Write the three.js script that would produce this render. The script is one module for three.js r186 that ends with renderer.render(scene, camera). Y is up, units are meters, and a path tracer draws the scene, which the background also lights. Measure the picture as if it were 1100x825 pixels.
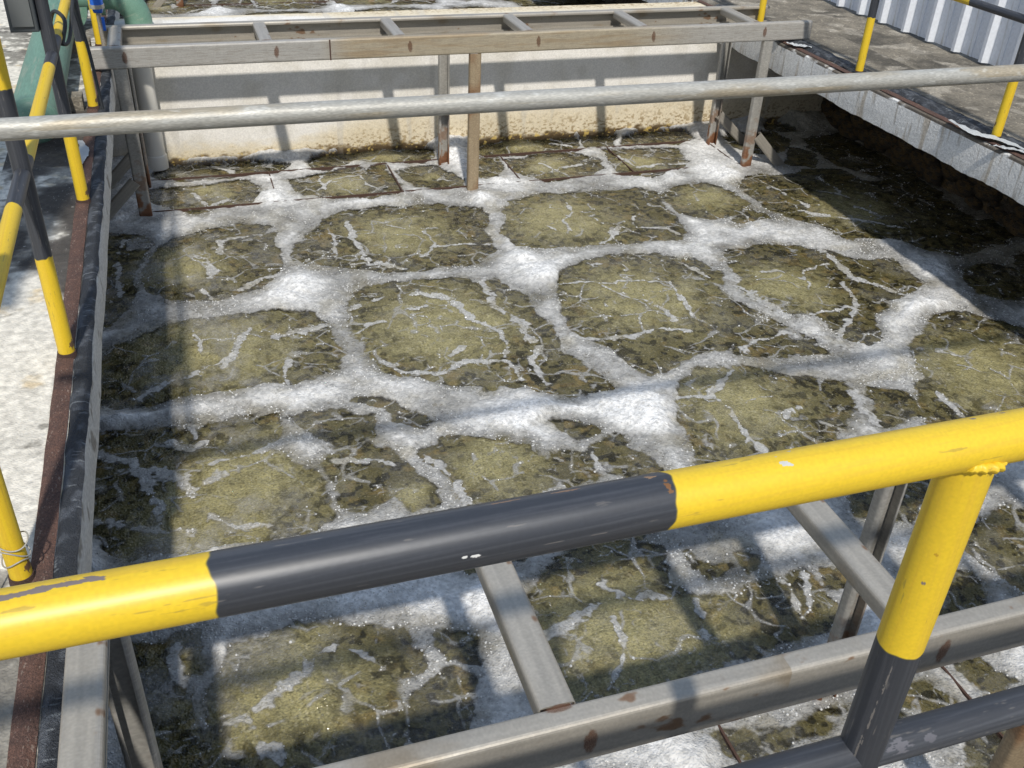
import * as THREE from 'three';
import { mergeGeometries } from 'three/addons/utils/BufferGeometryUtils.js';

// ---------------------------------------------------------------- camera, sky, sun, exposure
const scene = new THREE.Scene();
const F = 1046.37, PITCH = 0.5795, YAW = 0.3380, ROLL = 0.0484;      // photograph 1100 x 825
const EYE = new THREE.Vector3(0, 1.62, 0);
const camera = new THREE.PerspectiveCamera(2 * Math.atan(412.5 / F) * 180 / Math.PI, 1024 / 768, 0.05, 400);
const FWD = new THREE.Vector3(Math.sin(YAW) * Math.cos(PITCH), -Math.sin(PITCH), -Math.cos(YAW) * Math.cos(PITCH));
const RT0 = new THREE.Vector3(Math.cos(YAW), 0, Math.sin(YAW)), UP0 = new THREE.Vector3().crossVectors(RT0, FWD);
const RT = RT0.clone().multiplyScalar(Math.cos(ROLL)).addScaledVector(UP0, Math.sin(ROLL));
const UP = UP0.clone().multiplyScalar(Math.cos(ROLL)).addScaledVector(RT0, -Math.sin(ROLL));
camera.position.copy(EYE);
camera.quaternion.setFromRotationMatrix(new THREE.Matrix4().makeBasis(RT, UP, FWD.clone().negate()));
scene.add(camera);

const SUN = new THREE.Vector3(-0.14, 1, 0.83).normalize();
{ // hazy summer sky: whitish towards the horizon and round the sun, pale blue overhead
  const w = 256, h = 128, d = new Float32Array(w * h * 4);
  for (let j = 0; j < h; j++) for (let i = 0; i < w; i++) {
    const el = ((j + 0.5) / h - 0.5) * Math.PI, az = ((i + 0.5) / w - 0.5) * 2 * Math.PI, v = new THREE.Vector3(Math.cos(az) * Math.cos(el), Math.sin(el), Math.sin(az) * Math.cos(el));
    const t = Math.pow(Math.max(0, v.y), 0.5), g = Math.max(0, v.dot(SUN)), halo = 0.22 * Math.pow(g, 8) + 0.35 * Math.pow(g, 60), k = (j * w + i) * 4;
    const c = v.y < 0 ? [0.13, 0.125, 0.115] : [0.30 - 0.18 * t, 0.315 - 0.135 * t, 0.345 - 0.055 * t];
    d[k] = c[0] * 1.55 + halo; d[k + 1] = c[1] * 1.55 + halo * 0.97; d[k + 2] = c[2] * 1.55 + halo * 0.9; d[k + 3] = 1;
  }
  const t = new THREE.DataTexture(d, w, h, THREE.RGBAFormat, THREE.FloatType); t.mapping = THREE.EquirectangularReflectionMapping; t.magFilter = t.minFilter = THREE.LinearFilter; t.wrapS = THREE.RepeatWrapping; t.needsUpdate = true;
  scene.background = t; scene.environment = t;
}
const sun = new THREE.DirectionalLight(0xfff9f0, 3.2);
sun.position.copy(SUN).multiplyScalar(25).add(new THREE.Vector3(1.5, 0, -4)); sun.target.position.set(1.5, 0, -4);
sun.castShadow = true; sun.shadow.mapSize.set(4096, 4096); sun.shadow.radius = 3.2;
Object.assign(sun.shadow.camera, { left: -9, right: 9, top: 9, bottom: -9, near: 1, far: 60 });
scene.add(sun, sun.target);
const renderer = new THREE.WebGLRenderer({ antialias: true });
renderer.setSize(1024, 768); renderer.shadowMap.enabled = true;
renderer.toneMapping = THREE.LinearToneMapping; renderer.toneMappingExposure = 1.16;

// ---------------------------------------------------------------- helpers
let seed = 7;
const rnd = () => { seed = (seed * 1664525 + 1013904223) >>> 0; return seed / 4294967296; };
const PERM = new Uint8Array(512); { const p = [...Array(256).keys()]; for (let i = 255; i > 0; i--) { const j = Math.floor(rnd() * (i + 1)); [p[i], p[j]] = [p[j], p[i]]; } for (let i = 0; i < 512; i++) PERM[i] = p[i & 255]; }
const VAL = new Float32Array(256); for (let i = 0; i < 256; i++) VAL[i] = rnd();
function noise(x, y) {                                               // value noise 0..1
  const xi = Math.floor(x), yi = Math.floor(y); let fx = x - xi, fy = y - yi;
  fx = fx * fx * (3 - 2 * fx); fy = fy * fy * (3 - 2 * fy);
  const X = xi & 255, Y = yi & 255, a = PERM[X] + Y, b = PERM[(X + 1) & 255] + Y;
  const v00 = VAL[PERM[a]], v10 = VAL[PERM[b & 511]], v01 = VAL[PERM[(a + 1) & 511]], v11 = VAL[PERM[(b + 1) & 511]];
  return v00 + (v10 - v00) * fx + (v01 - v00 + (v00 - v10 - v01 + v11) * fx) * fy;
}
const fbm = (x, y, o = 4) => { let s = 0, a = 0.5, t = 0; for (let i = 0; i < o; i++) { s += a * noise(x, y); t += a; a *= 0.5; x = x * 2.03 + 17.3; y = y * 2.03 + 5.7; } return s / t; };
const clamp = (v, a = 0, b = 1) => v < a ? a : v > b ? b : v;
const sst = (a, b, v) => { const t = clamp((v - a) / (b - a)); return t * t * (3 - 2 * t); };
const mix = (a, b, t) => a + (b - a) * t;
const mix3 = (a, b, t) => [mix(a[0], b[0], t), mix(a[1], b[1], t), mix(a[2], b[2], t)];

function dataTex(w, h, data, srgb, wrap) {
  const t = new THREE.DataTexture(data, w, h, THREE.RGBAFormat, THREE.UnsignedByteType);
  t.magFilter = THREE.LinearFilter; t.minFilter = THREE.LinearMipmapLinearFilter; t.generateMipmaps = true;
  if (wrap) t.wrapS = t.wrapT = THREE.RepeatWrapping;
  if (srgb) t.colorSpace = THREE.SRGBColorSpace;
  t.needsUpdate = true; return t;
}
function makeTex(w, h, fn, srgb = true, wrap = true) {               // fn(u, v) -> [r, g, b] 0..255
  const d = new Uint8Array(w * h * 4);
  for (let j = 0; j < h; j++) for (let i = 0; i < w; i++) {
    const c = fn((i + 0.5) / w, (j + 0.5) / h), k = (j * w + i) * 4;
    d[k] = clamp(c[0], 0, 255); d[k + 1] = clamp(c[1], 0, 255); d[k + 2] = clamp(c[2], 0, 255); d[k + 3] = 255;
  }
  return dataTex(w, h, d, srgb, wrap);
}
const grey = (fn) => (u, v) => { const g = fn(u, v) * 255; return [g, g, g]; };

const taken = {};
const numbered = (n) => { taken[n] = (taken[n] ?? -1) + 1; return taken[n] ? `${n}_${String(taken[n]).padStart(3, '0')}` : n; };
function shade(o) { o.traverse((m) => { if (m.isMesh) { m.castShadow = true; m.receiveShadow = true; } }); return o; }
function thing(name, label, category, group) { const o = new THREE.Group(); o.name = numbered(name); o.userData = { label, category }; if (group) o.userData.group = group; scene.add(o); return o; }
function part(name, geo, mat, parent, pos, rot) { const m = new THREE.Mesh(geo, mat); m.name = name; m.castShadow = m.receiveShadow = true; if (pos) m.position.set(...pos); if (rot) m.rotation.set(...rot); parent.add(m); return m; }
function struct(name, geo, mat, label, category, pos) { const m = part(numbered(name), geo, mat, scene, pos); m.userData = { kind: 'structure', label, category }; return m; }
function boxGeo(x0, x1, y0, y1, z0, z1) {                             // uv in metres
  const g = new THREE.BoxGeometry(x1 - x0, y1 - y0, z1 - z0); g.translate((x0 + x1) / 2, (y0 + y1) / 2, (z0 + z1) / 2);
  const p = g.attributes.position, n = g.attributes.normal, uv = g.attributes.uv;
  for (let i = 0; i < p.count; i++) {
    if (Math.abs(n.getY(i)) > 0.5) uv.setXY(i, p.getX(i), p.getZ(i)); else if (Math.abs(n.getX(i)) > 0.5) uv.setXY(i, p.getZ(i), p.getY(i)); else uv.setXY(i, p.getX(i), p.getY(i));
  }
  return g;
}
const uvScale = (g, su, sv, ou = 0, ov = 0) => { const uv = g.attributes.uv; for (let i = 0; i < uv.count; i++) uv.setXY(i, uv.getX(i) * su + ou, uv.getY(i) * sv + ov); return g; };

// pixel of the photograph -> direction -> point on a level plane
function onLevel(px, py, y) {
  const a = (px - 550) / F, b = (py - 412.5) / F;
  const d = FWD.clone().addScaledVector(RT, a).addScaledVector(UP, -b), t = (y - EYE.y) / d.y;
  return [EYE.x + d.x * t, EYE.z + d.z * t];
}
const WATER = -0.88;

// ---------------------------------------------------------------- procedural materials
const fineBump = makeTex(512, 512, grey((u, v) => 0.6 * fbm(u * 32, v * 32, 3) + 0.4 * noise(u * 128, v * 128)), false);
function std(o) { return new THREE.MeshStandardMaterial(o); }
function tiled(t, ru, rv) { const c = t.clone(); c.repeat.set(ru, rv); c.needsUpdate = true; return c; }

function concreteTex(base, dark, light, s, speck) {
  return makeTex(1024, 1024, (u, v) => {
    const a = fbm(u * 6 * s, v * 6 * s, 5), b = fbm(u * 40 + 9, v * 40, 3), c = noise(u * 256, v * 256), d = fbm(u * 14 * s + 40, v * 14 * s, 4);
    let k = mix3(base, dark, sst(0.45, 0.7, a)); k = mix3(k, light, sst(0.56, 0.7, d) * 0.75);
    const g = 1 + (b - 0.5) * 0.35 + (c - 0.5) * 0.25 + (c > 0.93 ? speck : 0);
    return k.map((x) => x * g);
  });
}
const deckTex = concreteTex([122, 116, 104], [84, 80, 72], [158, 152, 140], 1, 0.35);
const M = {};
M.deck = std({ map: tiled(deckTex, 0.45, 0.45), roughness: 0.95, bumpMap: tiled(fineBump, 1.2, 1.2), bumpScale: 0.006 });
M.ground = std({ map: tiled(deckTex, 0.1, 0.1), roughness: 1 });

const steelTex = makeTex(1024, 512, (u, v) => {
  const st = fbm(u * 10, v * 120, 3), a = fbm(u * 9 + 3, v * 9, 4), f = noise(u * 400, v * 256), r = fbm(u * 22 + 50, v * 30, 4);
  let k = mix3([160, 155, 145], [187, 181, 169], st); k = mix3(k, [140, 122, 96], sst(0.5, 0.8, a) * 0.55); k = mix3(k, [112, 74, 46], sst(0.66, 0.78, r) * 0.6);
  const g = 0.96 + f * 0.08; return k.map((x) => x * g);
});
const steelRough = makeTex(512, 512, grey((u, v) => 0.3 + 0.26 * fbm(u * 12, v * 40, 4)), false);
M.steel = std({ map: steelTex, roughness: 1, roughnessMap: steelRough, metalness: 0.4, bumpMap: fineBump, bumpScale: 0.0003 });
const rustSteelTex = makeTex(1024, 512, (u, v) => {
  const st = fbm(u * 8, v * 90, 3), a = fbm(u * 7 + 33, v * 8, 4), f = noise(u * 400, v * 256);
  let k = mix3([152, 134, 108], [170, 154, 128], st); k = mix3(k, [126, 90, 62], sst(0.42, 0.68, a) * 0.7);
  const g = 0.9 + f * 0.2; return k.map((x) => x * g);
});
M.rustySteel = std({ map: rustSteelTex, roughness: 0.6, metalness: 0.25, bumpMap: fineBump, bumpScale: 0.001 });
const legTex = makeTex(512, 256, (u, v) => {                           // u along a leg from its foot: rust creeps up from the water
  const st = fbm(u * 8, v * 50, 3), a = fbm(u * 14 + 5, v * 9, 4), f = noise(u * 300, v * 150), foot = sst(0.3, 0.02, u + (a - 0.5) * 0.3) * sst(0.34, 0.5, fbm(u * 30 + 2, v * 18, 4) + sst(0.12, 0, u) * 0.2);
  let k = mix3([152, 150, 144], [178, 175, 168], st); k = mix3(k, [126, 80, 50], foot * 0.85); k = mix3(k, [86, 54, 36], sst(0.06, 0.0, u + (a - 0.5) * 0.06) * 0.8); return k.map((x) => x * (0.92 + 0.16 * f));
}, true, true);
M.leg = std({ map: legTex, roughness: 0.5, metalness: 0.25, bumpMap: fineBump, bumpScale: 0.0003 });
const rustTex = makeTex(512, 512, (u, v) => {
  const a = fbm(u * 12, v * 12, 4), f = noise(u * 128, v * 128), s = noise(u * 90 + 7, v * 90);
  let k = mix3([104, 76, 64], [78, 60, 54], a); k = mix3(k, [150, 140, 128], s > 0.86 ? 0.5 : 0);
  return k.map((x) => x * (0.8 + 0.4 * f));
});
M.rust = std({ map: tiled(rustTex, 2, 2), roughness: 0.9, bumpMap: tiled(fineBump, 3, 3), bumpScale: 0.003 });
M.barRust = std({ color: new THREE.Color().setRGB(0.07, 0.038, 0.026), roughness: 0.9, bumpMap: fineBump, bumpScale: 0.003 });
M.rustStain = std({ color: new THREE.Color().setRGB(0.16, 0.075, 0.04), roughness: 0.75, transparent: true, alphaMap: makeTex(128, 128, grey((u, v) => { const d = Math.hypot(u - 0.5, v - 0.5) * 2 + (fbm(u * 9, v * 9, 3) - 0.5) * 0.5; return sst(0.95, 0.55, d) * (0.4 + 0.35 * noise(u * 40, v * 40)); }), false, false) });
M.bitumen = std({ map: makeTex(512, 512, (u, v) => { const a = fbm(u * 20, v * 20, 4), w = fbm(u * 10 + 5, v * 60, 4); let k = mix3([52, 56, 62], [92, 97, 104], sst(0.4, 0.75, a)); k = mix3(k, [150, 156, 160], sst(0.66, 0.75, w) * 0.7); return k; }), roughness: 0.7, bumpMap: tiled(fineBump, 4, 4), bumpScale: 0.01 });
M.whiteScrap = std({ color: new THREE.Color().setRGB(0.72, 0.75, 0.76), roughness: 0.55, side: THREE.DoubleSide, bumpMap: fineBump, bumpScale: 0.004 });
const galvTex = makeTex(2048, 256, (u, v) => {
  const a = fbm(u * 60, v * 5, 4), b = fbm(u * 26 + 70, v * 4, 4), f = noise(u * 900, v * 90), c = fbm(u * 200 + 3, v * 14, 3);
  let k = mix3([160, 158, 150], [180, 180, 174], a); k = mix3(k, [162, 144, 112], sst(0.48, 0.75, b) * 0.5); k = mix3(k, [206, 208, 204], sst(0.64, 0.8, c) * 0.4);
  return k.map((x) => x * (0.9 + 0.18 * f));
});
M.galv = std({ map: galvTex, roughness: 0.5, metalness: 0.2, bumpMap: tiled(fineBump, 12, 0.5), bumpScale: 0.0004 });

// painted pipe: bands of yellow and black paint along its length (metres from its start); chips show grey primer
const YEL = [226, 192, 44], BLK = [52, 55, 61], PRIMER = [128, 116, 112];
function paintMat(len, bands, o = {}) {
  const w = o.w ?? 128, h = Math.min(2048, Math.max(256, Math.ceil(len * (o.res ?? 520)))), ph = o.ph ?? rnd() * 90, chips = o.chips ?? [];
  const col = makeTex(w, h, (u, v) => {
    const s = v * len, a = u * 2 * Math.PI, cx = Math.cos(a) * 2, sx = Math.sin(a) * 2;
    const wob = (fbm(cx * 0.7 + ph, sx * 0.7 + s * 3, 2) - 0.5) * 0.013;
    let bw = bands[0][1] === BLK ? 1 : 0; for (const [at, c] of bands) bw = mix(bw, c === BLK ? 1 : 0, sst(at - 0.0012, at + 0.0012, s + wob));
    const dust = fbm(cx * 3 + ph + s * 1.3, sx * 3 + s * 4, 4), f = noise(u * 64, s * 420), sc = fbm(u * 30 + ph, s * 26, 4), rub = fbm(cx * 6 + ph, sx * 6 + s * 26, 4);
    let yk = mix3(YEL, [212, 172, 44], sst(0.5, 0.8, dust) * 0.5), bk = mix3(BLK, [84, 87, 92], sst(0.42, 0.75, dust) * 0.5);
    bk = mix3(bk, [88, 89, 94], sst(0.5, 0.8, rub) * 0.25); yk = mix3(yk, [214, 176, 58], sst(0.55, 0.8, rub) * 0.35);
    let k = mix3(yk, bk, bw); k = mix3(k, bw > 0.5 ? [150, 140, 128] : [140, 120, 70], sst(0.74, 0.8, sc) * 0.4);
    for (const [cs, ca, rs, ra, tone] of chips) {
      let da = Math.abs(u - ca); da = Math.min(da, 1 - da);
      const d = Math.hypot((s - cs) / rs, da / ra) + (fbm(s * 120 + cs * 9, u * 50, 3) - 0.5) * 1.5;
      if (d < 0.72) k = tone ?? PRIMER;
    }
    return k.map((x) => x * (0.97 + 0.05 * f));
  }, true, true);
  return new THREE.MeshPhysicalMaterial({ map: col, roughness: o.rough ?? 0.5, clearcoat: o.coat ?? 0.12, clearcoatRoughness: 0.4, bumpMap: tiled(fineBump, 0.5, Math.max(1, len * 1.5)), bumpScale: 0.00008 });
}
function pipeGeo(a, b, r, seg = 40) {                                 // straight pipe from a to b, uv: u round, v along
  const A = new THREE.Vector3(...a), B = new THREE.Vector3(...b), L = A.distanceTo(B);
  const g = new THREE.CylinderGeometry(r, r, L, seg, 1, false); g.translate(0, L / 2, 0);
  g.applyQuaternion(new THREE.Quaternion().setFromUnitVectors(new THREE.Vector3(0, 1, 0), B.clone().sub(A).normalize())); g.translate(...a);
  return g;
}
// lipped C section in x (depth) and y (height), opening towards +x, extruded along z for L
function channelGeo(wd, ht, t, L, lip = 0.02, r = 0.014) {
  const s = new THREE.Shape();
  s.moveTo(r, 0); s.lineTo(wd - r, 0); s.quadraticCurveTo(wd, 0, wd, r); s.lineTo(wd, lip); s.lineTo(wd - t, lip); s.lineTo(wd - t, t); s.lineTo(t, t); s.lineTo(t, ht - t); s.lineTo(wd - t, ht - t); s.lineTo(wd - t, ht - lip); s.lineTo(wd, ht - lip);
  s.lineTo(wd, ht - r); s.quadraticCurveTo(wd, ht, wd - r, ht); s.lineTo(r, ht); s.quadraticCurveTo(0, ht, 0, ht - r); s.lineTo(0, r); s.quadraticCurveTo(0, 0, r, 0);
  const g = new THREE.ExtrudeGeometry(s, { depth: L, bevelEnabled: false, curveSegments: 5 });
  const p = g.attributes.position, uv = g.attributes.uv;
  for (let i = 0; i < p.count; i++) uv.setXY(i, p.getZ(i) * 0.7, (p.getX(i) + p.getY(i)) * 0.9);
  return g;
}
function flip(g) { for (const a of Object.values(g.attributes)) { const n = a.itemSize, d = a.array; for (let i = 0; i < a.count; i += 3) for (let k = 0; k < n; k++) { const q = d[(i + 1) * n + k]; d[(i + 1) * n + k] = d[(i + 2) * n + k]; d[(i + 2) * n + k] = q; } } g.computeVertexNormals(); }
function orient(g, ex, ey, ez, o) { const m = new THREE.Matrix4().makeBasis(new THREE.Vector3(...ex), new THREE.Vector3(...ey), new THREE.Vector3(...ez)); m.setPosition(...o); g.applyMatrix4(m); if (m.determinant() < 0) flip(g); return g; }

console.log('materials ready');
// ---------------------------------------------------------------- setting: slabs, walls
struct('ground', new THREE.PlaneGeometry(400, 400).rotateX(-Math.PI / 2), M.ground, 'bare ground far around the concrete tanks', 'ground', [0, -1.75, 0]);

// left walkway deck: worn whitewash over grey concrete, darker patches further along
{
  const X0 = -2.4, X1 = -0.434, Z0 = -9, Z1 = 0.5;
  const tex = makeTex(1024, 2048, (u, v) => {
    const x = mix(X0, X1, u), z = mix(Z0, Z1, v);
    const a = fbm(x * 5, z * 5, 5), b = fbm(x * 22 + 8, z * 22, 4), c = noise(x * 160, z * 160), d = fbm(x * 2.2 + 30, z * 2.2, 4), e = fbm(x * 60, z * 60, 3);
    let k = mix3([150, 146, 136], [112, 108, 100], sst(0.35, 0.7, a));
    const white = sst(0.42, 0.54, d * 0.5 + b * 0.5 + (z > -3.5 && z < -1.9 ? 0.2 : x < -0.75 ? 0.06 : -0.07));
    k = mix3(k, [226, 221, 208], white * 0.9); k = mix3(k, [188, 160, 112], sst(0.6, 0.72, fbm(x * 7 + 11, z * 7, 4)) * 0.5 * white);
    const darkPatch = sst(0.5, 0.62, fbm(x * 3 + 3, z * 3 + 1, 5) + (z < -3.2 && z > -5.3 && x > -0.8 ? 0.16 : -0.2));
    k = mix3(k, [58, 54, 50], darkPatch * 0.85); k = mix3(k, [206, 206, 200], c > 0.94 ? 0.5 : 0);
    return k.map((q) => q * (0.82 + 0.36 * e));
  }, true, false);
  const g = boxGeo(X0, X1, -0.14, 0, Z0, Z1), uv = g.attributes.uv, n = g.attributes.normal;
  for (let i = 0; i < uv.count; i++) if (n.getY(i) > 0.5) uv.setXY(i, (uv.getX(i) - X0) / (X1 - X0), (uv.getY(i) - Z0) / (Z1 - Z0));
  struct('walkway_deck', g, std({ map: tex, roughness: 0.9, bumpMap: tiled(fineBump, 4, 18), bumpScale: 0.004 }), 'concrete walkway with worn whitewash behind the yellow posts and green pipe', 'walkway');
  struct('walkway_deck', boxGeo(-2.4, -0.434, -0.14, 0, -14, -9.004), M.deck, 'concrete walkway beside the further tank', 'walkway');
  struct('yard', boxGeo(-9, -2.404, -0.14, -0.004, -14, 4), M.deck, 'plain concrete yard beyond the green pipe walkway', 'yard');
}
struct('walkway_deck', boxGeo(3.99, 9, -0.195, 0, -14, 4), M.deck, 'rough grey concrete walkway below the corrugated sheet wall', 'walkway');
struct('walkway_deck', boxGeo(-2.4, 3.9, -0.14, -0.002, 0.504, 4), M.deck, 'concrete walkway on which the photographer stands', 'walkway');
struct('walkway_deck', boxGeo(-0.38, 3.9, -0.14, 0, -0.5, 0.5), M.deck, 'concrete tank edge carrying the thick yellow and black rail', 'walkway');

// slab edges: left one thin and pale, right one deeper with run-off streaks and a ragged lower edge
function edgeStrip(name, x, z0, z1, yTop, yBot, dir, mat, label, rag) {
  const n = Math.round((z1 - z0) / 0.02), pos = [], uv = [], idx = [], T = 0.046;
  for (let i = 0; i <= n; i++) {
    const z = mix(z0, z1, i / n), w = (fbm(z * 3, 4.2, 4) - 0.5) * 0.012, yb = yBot + (fbm(z * 7, 1.7, 5) - 0.5) * rag, yt = yTop - Math.max(0, fbm(z * 9, 8.8, 4) - 0.5) * 0.02;
    const xi = x + w, xo = x + dir * T;
    for (const [px, py] of [[xo, yt + 0.001], [xi + dir * 0.008, yt], [xi, yt - 0.008], [xi, (yt + yb) / 2], [xi, yb + 0.004], [xi + dir * 0.01, yb], [xo, yb]]) { pos.push(px, py, z); uv.push(z, py); }
  }
  for (let i = 0; i < n; i++) for (let k = 0; k < 6; k++) { const a = i * 7 + k, b = a + 7; if (dir > 0) idx.push(a, a + 1, b, b, a + 1, b + 1); else idx.push(a, b, a + 1, b, b + 1, a + 1); }
  const g = new THREE.BufferGeometry(); g.setAttribute('position', new THREE.Float32BufferAttribute(pos, 3)); g.setAttribute('uv', new THREE.Float32BufferAttribute(uv, 2)); g.setIndex(idx); g.computeVertexNormals();
  return struct(name, g, mat, label, 'slab edge');
}
const limeTex = makeTex(2048, 256, (u, v) => {                        // u: 8 m along, v: 0.25 m down
  const x = u * 8, y = v * 0.25;
  const run = fbm(x * 26, y * 3, 4), run2 = fbm(x * 60 + 9, y * 5, 3), a = fbm(x * 5, y * 16, 4), f = noise(x * 200, y * 200), top = y / 0.25;
  let k = mix3([214, 214, 211], [232, 232, 229], a); k = mix3(k, [158, 142, 118], sst(0.56, 0.78, run) * 0.5); k = mix3(k, [128, 118, 104], sst(0.66, 0.8, run2) * 0.4);
  const grime = sst(0.5, 0.66, fbm(x * 12 + 4, y * 30, 5) + (top > 0.92 ? 0.2 : -0.34));
  k = mix3(k, [74, 66, 56], grime * 0.8); return k.map((q) => q * (0.9 + 0.2 * f));
});
limeTex.repeat.set(1 / 8, 4); limeTex.offset.set(0, 0);
M.lime = std({ map: limeTex, roughness: 0.9, bumpMap: tiled(fineBump, 2, 2), bumpScale: 0.003 });
M.paleEdge = std({ map: tiled(makeTex(512, 256, (u, v) => { const a = fbm(u * 20, v * 6, 4), f = noise(u * 200, v * 100), c = fbm(u * 30 + 7, v * 4, 4); let k = mix3([214, 212, 206], [194, 191, 184], a); k = mix3(k, [112, 104, 92], sst(0.6, 0.72, c) * 0.6); return k.map((q) => q * (0.9 + 0.2 * f)); }), 0.5, 3), roughness: 0.9, bumpMap: fineBump, bumpScale: 0.005 });
edgeStrip('slab_edge', -0.384, -14, 0.5, -0.001, -0.14, -1, M.paleEdge, 'pale rendered edge of the slab under the rusty strip', 0.02);
edgeStrip('slab_edge', 3.9, -14, 0.5, -0.001, -0.195, 1, M.lime, 'white limewashed slab edge with brown streaks over the dark recess', 0.035);
// bitumen top of the left edge, steel strips, bitumen band on the right deck
function roughStrip(x0, x1, z0, z1, y, h, sz, nx, wob) {
  const nz = Math.round((z1 - z0) / sz), pos = [], uv = [], idx = [];
  for (let j = 0; j <= nz; j++) for (let i = 0; i <= nx; i++) {
    const z = mix(z0, z1, j / nz), t = i / nx, e = (t === 0 || t === 1);
    const x = mix(x0, x1, t) + (t > 0.5 ? 1 : -1) * (fbm(z * 9 + t * 30, 3, 4) - 0.5) * wob * Math.abs(t - 0.5) * 2;
    pos.push(x, e ? y - 0.002 : y + h * (0.35 + fbm(x * 60, z * 18, 4) * 1.3), z); uv.push(x * 2, z * 1.2);
  }
  for (let j = 0; j < nz; j++) for (let i = 0; i < nx; i++) { const a = j * (nx + 1) + i, b = a + nx + 1; idx.push(a, b, a + 1, b, b + 1, a + 1); }
  const g = new THREE.BufferGeometry(); g.setAttribute('position', new THREE.Float32BufferAttribute(pos, 3)); g.setAttribute('uv', new THREE.Float32BufferAttribute(uv, 2)); g.setIndex(idx); g.computeVertexNormals(); return g;
}
struct('bitumen_seal', roughStrip(-0.436, -0.384, -9, 0.4, 0.001, 0.006, 0.02, 5, 0.012), M.bitumen, 'dark bitumen seal along the slab edge beside the rusty strip', 'seal');
struct('bitumen_seal', roughStrip(3.965, 4.09, -7, -0.6, 0.004, 0.012, 0.02, 7, 0.07), M.bitumen, 'black bitumen seal around the yellow posts below the sheet wall', 'seal');
struct('concrete_rim', boxGeo(3.946, 3.99, -0.19, -0.001, -14, 4), M.deck, 'concrete rim between limewashed edge and sheet wall walkway', 'rim');
function rustStrip(x, z0, z1, w, label) { const g = roughStrip(x, x + w, z0, z1, 0.006, 0.004, 0.03, 4, 0.004); const o = part(numbered('steel_strip'), g, M.rust, scene); o.userData = { label, category: 'steel strip' }; }
rustStrip(-0.486, -7.5, 0.4, 0.05, 'rusty brown flat steel strip set beside the dark bitumen seal');
rustStrip(3.915, -7.2, 0.4, 0.045, 'rusty steel angle along the top of the limewashed slab edge');

// tank walls below the slabs
const scumTex = makeTex(2048, 512, (u, v) => {                        // u 6.4 m, v 1.6 m up from -1.6
  const x = u * 6.4, y = v * 1.6 - 1.6, hgt = y - WATER;
  const a = fbm(x * 5, y * 5, 4), f = noise(x * 160, y * 160), sc = fbm(x * 16, y * 30, 5), fs = fbm(x * 60, y * 80, 3), lim = 0.05 + 0.05 * fbm(x * 1.1 + 4, 2.2, 3) + sst(1.6, 2.4, x) * 0.1;
  let k = mix3([232, 229, 222], [218, 214, 204], sst(0.4, 0.7, a));
  k = mix3(k, [214, 196, 156], sst(lim * 2.4, lim * 0.9, hgt + (sc - 0.5) * 0.08) * 0.6);
  k = mix3(k, [132, 108, 70], sst(lim * 1.5, lim * 0.2, hgt + (sc - 0.5) * 0.14) * 0.7 * sst(0.5, 0.66, fs));
  k = mix3(k, [78, 60, 34], sst(0.07, 0.03, hgt + (sc - 0.5) * 0.08) * 0.85); k = mix3(k, [216, 186, 104], sst(0.6, 0.7, fbm(x * 40 + 9, y * 50, 3)) * sst(0.08, 0.03, hgt));
  k = mix3(k, [190, 186, 178], sst(0.64, 0.78, fbm(x * 16, y * 1.4 + 30, 4)) * 0.35);
  return k.map((q) => q * (0.95 + 0.1 * f));
}, true, true);
scumTex.repeat.set(1 / 6.4, 1 / 1.6); scumTex.offset.set(1 / 6.4, 0);
M.whiteWall = std({ map: scumTex, roughness: 0.8, bumpMap: tiled(fineBump, 1.5, 1.5), bumpScale: 0.0015 });
{ const w = part(numbered('divider_wall'), boxGeo(-1.0, 5.0, -1.6, -0.002, -7.2, -6.77), M.whiteWall, scene); w.userData = { label: 'white painted divider wall with brown scum line at the water', category: 'wall' }; }
const slimeTex = makeTex(1024, 512, (u, v) => { const a = fbm(u * 24, v * 12, 5), f = noise(u * 300, v * 200), b = fbm(u * 50 + 4, v * 26, 4); let k = mix3([110, 98, 80], [64, 56, 46], a); k = mix3(k, [134, 106, 62], sst(0.55, 0.7, b) * 0.6); return k.map((q) => q * (0.8 + 0.4 * f)); });
M.slime = std({ map: tiled(slimeTex, 0.2, 0.5), roughness: 0.85, bumpMap: tiled(fineBump, 1, 1), bumpScale: 0.02 });
struct('tank_wall', boxGeo(5.0, 5.4, -1.74, -0.196, -14, 4), M.slime, 'dark slimy tank wall in the recess under the right walkway', 'wall');
struct('tank_wall', boxGeo(-1.4, -1.0, -1.74, -0.141, -14, 4), M.slime, 'dark tank wall under the left walkway', 'wall');
struct('tank_wall', boxGeo(-0.999, 4.999, -1.74, -0.141, -0.45, -0.1), M.slime, 'tank wall under the near edge', 'wall');
struct('tank_wall', boxGeo(-1.0, 5.0, -1.7, -0.001, -13.6, -13.2), M.deck, 'end wall of the further tank', 'wall');
// crust of dried sludge along the recess wall at the waterline
{
  const g = []; for (let i = 0; i < 240; i++) { const z = -6.8 + 6 * (i + rnd()) / 240, s = 0.02 + rnd() * 0.05, d = new THREE.IcosahedronGeometry(s, 1); const p = d.attributes.position; for (let k = 0; k < p.count; k++) p.setXYZ(k, p.getX(k) * (0.7 + rnd() * 0.0), p.getY(k), p.getZ(k) * 1.6); d.translate(5.0 - rnd() * 0.03, WATER + 0.02 + rnd() * 0.22 * (0.4 + fbm(z * 2, 0, 3)), z); g.push(d); }
  const o = part('sludge_crust', mergeGeometries(g), M.slime, scene); o.userData = { kind: 'stuff', label: 'crusted sludge along the recess wall at the waterline', category: 'sludge' };
}
console.log('setting ready');
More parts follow.
